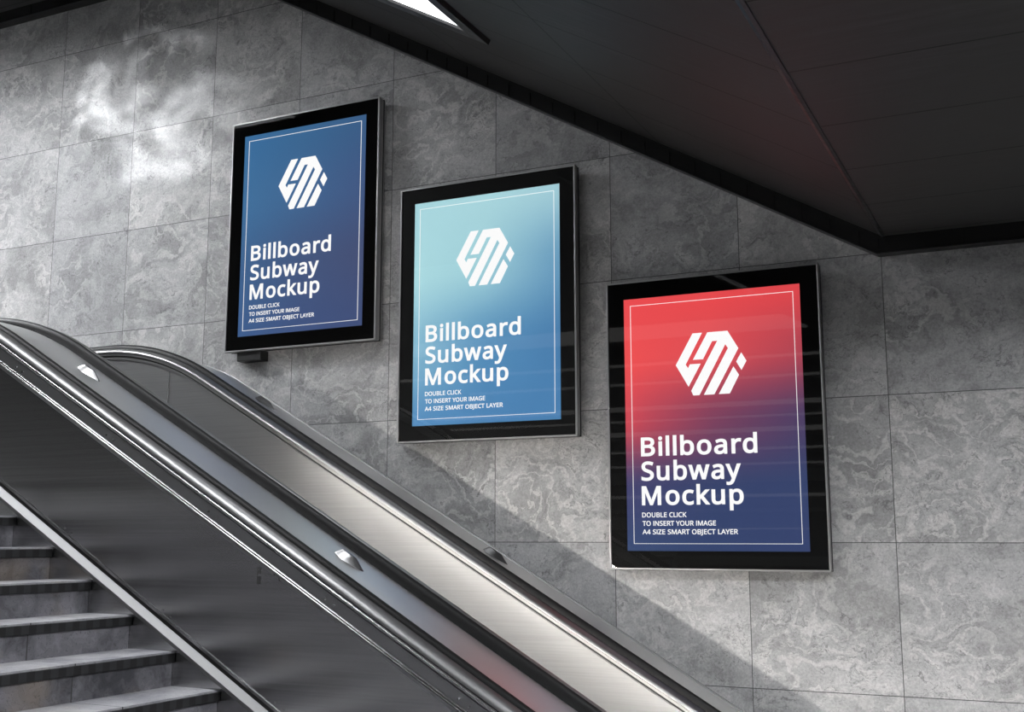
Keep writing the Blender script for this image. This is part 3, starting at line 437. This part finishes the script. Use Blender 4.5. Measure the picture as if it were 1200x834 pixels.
def balustrade(Yc, viewer_outer):
    fr = frames(Yc); fb_ = frames(Yc, -1)
    body = MB()
    body.sweep(fr, [(-.262, -.02), (.262, -.02), (.262, -.93), (-.262, -.93)])
    bo = body.build('balustrade', M['panel'] if viewer_outer else M['inner'], esc)
    if not viewer_outer: pass
    # top deck, slightly crowned with chamfered edges
    hw = .186
    d = MB(); d.sweep(fr, [(-hw, -.014), (-.128, .0), (-.06, .003), (0, .004), (.06, .003), (.128, .0), (hw, -.014), (hw, -.025), (-hw, -.025)])
    d.build('deck', M['deck'], bo)
    # handrails on both edges
    sides = ((fr, 1), (fb_, -1)) if viewer_outer else ((fr, 1),)
    for f, sg in sides:
        h = MB(); h.sweep(f, rail(.023 if viewer_outer and sg > 0 else .036), smooth=True); h.build('handrail', M['rubber'], bo)
        if sg < 0: s_ = MB(); s_.sweep(f, [(.229, -.02), (.229, .010)] + arc(.252, .010, .024, .024, 2.6, 0, 10) + [(.276, -.02)], smooth=True); s_.build('inner_moulding', M['band'], bo)
    if viewer_outer:
        g = MB(); g.sweep(fr, [(.229, -.03)] + arc(.229, -.026, .049, .032, PI/2, 0, 12) + [(.278, -.030)], smooth=True); g.build('rounded_moulding', M['mould'], bo)
        g = MB(); g.sweep(fr, [(.250, -.032)] + arc(.262, -.044, .020, .012, PI/2, -.9, 10) + [(.250, -.054)], smooth=True); g.build('rounded_moulding', M['trim'], bo)
        g = MB(); g.sweep(fr, [(.255, -.055), (.274, -.057), (.274, -.104), (.255, -.106)]); g.build('trim_band', M['band'], bo)
        for dd in (-.110, -.120):
            g = MB(); g.sweep(fr, arc(.266, dd, .0125, .0050, PI/2, -PI/2, 6) + [(.255, dd-.005), (.255, dd+.005)], smooth=True); g.build('trim_bead', M['trim'], bo)
        g = MB(); g.sweep(fr, [(.255, -.127), (.270, -.128), (.268, -.142), (.255, -.144)]); g.build('trim_lip', M['band'], bo)
        # bright skirting strip just above the stair nosings
        g = MB(); g.sweep(fr, [(.255, -.620), (.261, -.620), (.294, -.6465), (.294, -.662), (.255, -.662)]); g.build('skirting_strip', M['skirt'], bo)
        g = MB(); g.sweep(fr, [(.255, -.592), (.268, -.592), (.268, -.603), (.255, -.603)]); g.build('skirting_bead', M['trim'], bo)
        g = MB(); g.sweep(fr, [(.255, -.604), (.264, -.604), (.264, -.621), (.255, -.621)]); g.build('skirting_groove', M['gasket'], bo)
        # screws in pairs on the band, and on the skirting
        for k in range(8):
            for dx in (0, .045):
                for dd, vv in ((-.086, .274), (-.578, .262)):
                    p = slopeat(-4.55+.62*k+dx, dd); s_ = MB()
                    s_.tube([p+V(0, Yc-vv+.003, 0), p+V(0, Yc-vv-.004, 0)], .0055, 8); s_.build('screw', M['trim'], bo)
        # small latch under the bead
        p = slopeat(-2.95, -.175)+V(0, Yc-.262, 0); s_ = MB()
        s_.box((p.x-.045, p.y-.012, p.z+.012), (p.x+.045, p.y, p.z+.022)); s_.box((p.x-.052, p.y-.014, p.z-.02), (p.x-.042, p.y, p.z+.05)); s_.box((p.x+.042, p.y-.014, p.z-.006), (p.x+.07, p.y, p.z+.006))
        s_.build('latch', M['trim'], bo)
        # light line under the inner handrail
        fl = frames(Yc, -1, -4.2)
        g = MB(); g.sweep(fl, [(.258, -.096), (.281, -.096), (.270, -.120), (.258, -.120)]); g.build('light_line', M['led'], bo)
        g = MB(); g.sweep(fl, [(.255, -.088), (.284, -.088), (.284, -.0955), (.255, -.0955)]); g.build('light_baffle', M['gasket'], bo)  # unseen strip added to block upward spill from the light line
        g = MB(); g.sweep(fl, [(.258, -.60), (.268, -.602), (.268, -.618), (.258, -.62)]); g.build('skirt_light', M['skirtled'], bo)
    else:
        g = MB(); g.sweep(fr, [(.229, -.022)] + arc(.229, -.020, .049, .026, PI/2, 0, 10) + [(.278, -.024), (.250, -.026)], smooth=True); g.build('rounded_moulding', M['band'], bo)
        g = MB(); g.sweep(fr, [(.255, -.028), (.271, -.028), (.271, -.040), (.255, -.042)]); g.build('trim_band', M['band'], bo)
        g = MB(); g.sweep(fr, [(.255, -.042), (.264, -.043), (.264, -.051), (.255, -.052)]); g.build('shadow_groove', M['gasket'], bo)
        g = MB(); g.sweep(fr, [(.255, -.053), (.270, -.054), (.270, -.066), (.255, -.067)]); g.build('trim_lip', M['band'], bo)
        # wall-side edge of the deck rolls down
        g = MB(); g.sweep(fb_, arc(.19, -.060, .055, .055, PI/2, 0, 6) + [(.245, -.08), (.17, -.08)], smooth=True); g.build('deck_edge', M['band'], bo)
        s_ = MB(); s_.box((-4.932, Yc-.2655, .78), (-4.926, Yc-.258, 1.02)); s_.build('panel_seam', M['trim'], bo)
    # anti-slide studs on the deck
    for x in (-4.40, -2.81, -1.22):
        c = slopeat(x, .004)+V(0, Yc, 0); ex, ey, ez = V(CS, 0, -SN), V(0, 1, 0), V(SN, 0, CS)
        base = [(-.078, -.015), (-.015, -.040), (.098, -.006), (.098, .006), (-.015, .040), (-.078, .015)]
        top = [(-.050, -.004), (-.020, -.007), (.030, -.003), (.030, .003), (-.020, .007), (-.050, .004)]
        s_ = MB(); vs = [c+ex*a+ey*q-ez*.004 for a, q in base]+[c+ex*a+ey*q+ez*.030 for a, q in top]
        s_.add(vs, [list(range(6))[::-1], list(range(6, 12))]+[(i, (i+1) % 6, 6+(i+1) % 6, 6+i) for i in range(6)])
        s_.build('anti_slide_stud', M['stud'], bo, bevel=.002)
    return bo
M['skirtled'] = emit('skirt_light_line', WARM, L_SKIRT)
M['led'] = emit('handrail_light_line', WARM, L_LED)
M['skirt'] = smooth('satin_steel_strip', .20, .50, 1.)
balustrade(-1.82, True)
balustrade(-.40, False)
# moving steps between the two sides
m = MB(); pr = []
x = -7.2; z = .262
pts = [(-7.6, .262), (-5.35, .262)]
x = -5.35; z = .262
while z-.2 > -FLOOR+.05:
    z -= .2; pts += [(x, z)]; x += .3464; pts += [(x, z)]
pts += [(x, -FLOOR+.03), (1.6, -FLOOR+.03), (1.6, -FLOOR), (-.9, -FLOOR), (-5.5, -.05+.05), (-7.6, 0.02)]
m.sweep([lambda x, z, y=y: V(x, y, z) for y in (-1.548, -.672)], pts); m.build('steps', M['band'], esc)

# ------------------------------------------------------------------ posters
GLYPH = json.loads(GLYPHS)
def text_line(name, s_, parent, x0, base, width, capm, weight, y, sp=1.0):
    """one line of lettering as flat raised white letters; capm = metres per font unit (vertical)"""
    cu = bpy.data.curves.new(name, 'CURVE'); cu.dimensions = '2D'; cu.fill_mode = 'FRONT'
    cu.bevel_depth = weight; cu.bevel_resolution = 1; cu.resolution_u = 3
    pen = 0
    for ch in s_:
        if ch == ' ': pen += .235; continue
        if ch == 'I': adv, P = 207, [[(68,0,68,0,68,0), (68,571,68,571,68,571), (139,571,139,571,139,571), (139,0,139,0,139,0)]]
        else: adv, P = GLYPH[ch]
        for q in P:
            sp_ = cu.splines.new('BEZIER'); sp_.bezier_points.add(len(q)-1); sp_.use_cyclic_u = True
            for bp, c in zip(sp_.bezier_points, q):
                bp.handle_left_type = bp.handle_right_type = 'FREE'
                bp.co = (pen+c[0]/1000, c[1]/1000, 0); bp.handle_left = (pen+c[2]/1000, c[3]/1000, 0); bp.handle_right = (pen+c[4]/1000, c[5]/1000, 0)
        pen += adv/1000*sp
    tmp = bpy.data.objects.new('tmp', cu); COL.objects.link(tmp)
    bpy.context.view_layer.update()
    dg = bpy.context.evaluated_depsgraph_get(); me = bpy.data.meshes.new_from_object(tmp.evaluated_get(dg))
    bpy.data.objects.remove(tmp); bpy.data.curves.remove(cu)
    vs = [v.co.copy() for v in me.vertices]
    mx, Mx = min(v.x for v in vs), max(v.x for v in vs)
    kx = width/(Mx-mx)
    for v in me.vertices:
        c = v.co; v.co = ((c.x-mx)*kx+x0, y-c.z*.0004/weight, base+(c.y)*capm)
    me.materials.clear(); me.materials.append(M['white']); me.name = name
    o = bpy.data.objects.new(name, me); COL.objects.link(o); o.parent = parent
    return o

LOGO = [[(.4016,.2268),(.4551,.2268),(.3576,.3987),(.3714,.4200),(.3824,.3987),(.4430,.3987),(.3714,.5227),(.3016,.3987)],
        [(.4864,.2270),(.5986,.2270),(.6557,.3270),(.5155,.5725),(.4577,.5725),(.5987,.3229),(.5841,.2999),(.4317,.5725),(.3973,.5725),(.3865,.5466),(.5405,.2775),(.5110,.2775),(.4570,.3745),(.4004,.3745)],
        [(.6711,.3520),(.6979,.3987),(.6695,.4478),(.6422,.4006)],
        [(.6261,.4263),(.6550,.4736),(.6012,.5725),(.5411,.5725)]]
W_, H_ = 1.0, 1.4164
def bil(grid, u, v):
    """grid rows top->bottom of sRGB colours, smooth bilinear"""
    nr, nc = len(grid), len(grid[0]); y = v*(nr-1); x = u*(nc-1)
    i, j = min(int(y), nr-2), min(int(x), nc-2); fy, fx = y-i, x-j
    fy = fy*fy*(3-2*fy)*.5+fy*.5
    return [ (grid[i][j][k]*(1-fx)+grid[i][j+1][k]*fx)*(1-fy)+(grid[i+1][j][k]*(1-fx)+grid[i+1][j+1][k]*fx)*fy for k in range(3)]

def billboard(xs0, zs0, grid, label, bracket=False):
    x0, x1, z1 = xs0-.1025, xs0+W_+.1005, zs0+.1015; z0 = zs0-H_-.1025
    e = empty('billboard', ((x0+x1)/2, YB, z0)); tag(e, label, 'billboard', 'billboards stepped down the wall')
    h = MB(); h.box((x0+.006, .012, z0+.006), (x1-.006, .086, z1-.006)); ho = h.build('housing', M['housing'], e, bevel=.006)
    g = MB(); g.box((x0+.012, .058, z0+.001), (x1-.001, .066, z1-.001)); g.build('housing_seam', M['black'], ho)
    mp = MB(); mp.box((x0+.03, .086, z0+.03), (x1-.022, YB-.001, z1-.03)); mp.build('mounting_plate', M['black'], e)
    r = MB(); r.ring(x0, x1, z0, z1, .010, -.004, .030); r.build('front_rim', M['rim'], e, bevel=.003)
    bz = MB(); bz.ring(x0+.009, x1-.009, z0+.009, z1-.009, .0935, .003, .013); bz.build('black_border', M['bezel'], e)
    # print: a fine grid carrying the printed colours
    nx, nz = 24, 34; p = MB()
    vs = [V(xs0+W_*i/nx, .006, zs0-H_*j/nz) for j in range(nz+1) for i in range(nx+1)]
    p.add(vs, [(j*(nx+1)+i, (j+1)*(nx+1)+i, (j+1)*(nx+1)+i+1, j*(nx+1)+i+1) for j in range(nz) for i in range(nx)])
    p.add([V(xs0, .013, zs0), V(xs0+W_, .013, zs0), V(xs0+W_, .013, zs0-H_), V(xs0, .013, zs0-H_)], [(0, 1, 2, 3)])
    po = p.build('poster_print', M['print'], e, merge=False)
    me = po.data
    at = me.color_attributes.new('print', 'FLOAT_COLOR', 'POINT')
    for i in range(len(me.vertices)):
        if i < len(vs): c = lin(bil(grid, (i % (nx+1))/nx, (i//(nx+1))/nz))
        else: c = (.1, .1, .1)
        at.data[i].color = (*c, 1)
    # fine white border line
    l = MB(); l.ring(xs0+.0385, xs0+.9615, zs0-1.378, zs0-.0400, .0024, .0035, .0062); l.build('border_line', M['white'], po)
    lg = MB()
    for q in LOGO:
        for s_ in (0,):
            a = [V(xs0+u, .0032, zs0-v) for u, v in q]; c = [V(xs0+u, .0062, zs0-v) for u, v in q]; n = len(q)
            lg.add(a+c, [list(range(n))]+[(i, n+i, n+(i+1) % n, (i+1) % n) for i in range(n)])
    lg.build('hexagon_logo', M['white'], po)
    org = parent_origin(po)
    def txt(nm, s_, u, v, w, cap, wt, sp=1.): 
        o = text_line(nm, s_, po, xs0+u-org.x, zs0-v-org.z, w, cap, wt, .0045-org.y, sp)
    ch = .107/.625
    txt('headline_text', 'Billboard', .0886, .8945, .653, ch, .0215, 1.08)
    txt('headline_text', 'Subway', .0886, 1.0295, .561, ch, .0215, 1.08)
    txt('headline_text', 'Mockup', .0886, 1.1645, .571, ch, .0215, 1.08)
    cs_ = .0262/.60
    txt('small_text', 'DOUBLE CLICK', .0888, 1.2335, .254, cs_, .0165)
    txt('small_text', 'TO INSERT YOUR IMAGE', .0900, 1.2797, .4145, cs_, .0165)
    txt('small_text', 'A4 SIZE SMART OBJECT LAYER', .0888, 1.3256, .535, cs_, .0165)
    gp = MB(); gp.add([V(x0+.010, .0008, z0+.010), V(x1-.010, .0008, z0+.010), V(x1-.010, .0008, z1-.010), V(x0+.010, .0008, z1-.010)], [(0, 1, 2, 3)])
    gp.build('glass_pane', M['glass'], e)
    if bracket:
        k = MB(); k.box((xs0-.012, .02, z0-.062), (xs0+.185, YB-.002, z0+.004)); k.build('mounting_bracket', M['black'], e, bevel=.004)
    return e
M['print'] = printed('backlit_poster_print', K_PRINT)
G1 = [[(62,112,158),(62,106,148),(62,96,136)],[(68,114,156),(68,104,146),(68,90,132)],[(66,100,142),(70,88,126),(72,82,118)],[(64,94,138),(66,84,126),(66,80,120)]]
G2 = [[(168,213,220),(170,214,221),(166,208,218)],[(168,213,219),(156,202,212),(104,154,188)],[(128,176,198),(82,136,178),(72,122,168)],[(80,130,174),(72,122,168),(70,120,166)]]
G3 = [[(234,80,84),(232,78,82),(224,74,80)],[(236,84,86),(220,82,88),(178,72,86)],[(202,74,86),(126,66,94),(78,64,100)],[(66,66,106),(54,66,104),(54,66,104)],[(52,70,108),(50,64,102),(52,64,102)]]
PX = [(-4.9584, 2.7625), (-3.5802, 2.0986), (-2.1879, 1.3497)]
billboard(*PX[0], G1, 'dark blue billboard, highest and farthest of the three on the wall', True)
billboard(*PX[1], G2, 'light blue to teal billboard, middle one of the three on the wall')
billboard(*PX[2], G3, 'red to navy billboard, lowest of the three and nearest the right')

# ------------------------------------------------------------------ lift everything so the lower floor is at z = 0
for o in list(bpy.data.objects):
    if o.parent is None and o.type != 'LIGHT': o.location.z += FLOOR
for o in bpy.data.objects:
    if o.type == 'LIGHT': o.location.z += FLOOR

# ------------------------------------------------------------------ camera, world, view
cam = bpy.data.cameras.new('camera'); cam.lens = 40.0; cam.sensor_width = 36; cam.sensor_fit = 'HORIZONTAL'
co = bpy.data.objects.new('camera', cam); COL.objects.link(co)
co.location = (0, -6.02807, FLOOR); co.rotation_euler = (PI/2+.1590752, 0, .4476916)
SC.camera = co
w = bpy.data.worlds.new('world'); SC.world = w; w.use_nodes = True
w.node_tree.nodes['Background'].inputs[0].default_value = (.5, .52, .55, 1); w.node_tree.nodes['Background'].inputs[1].default_value = .02
vs = SC.view_settings; vs.view_transform = 'Standard'; vs.look = 'None'; vs.exposure = 0; vs.gamma = 1; vs.use_curve_mapping = False
try:
    SC.cycles.use_denoising = True; SC.cycles.max_bounces = 8; SC.cycles.sample_clamp_indirect = 6
except Exception: pass
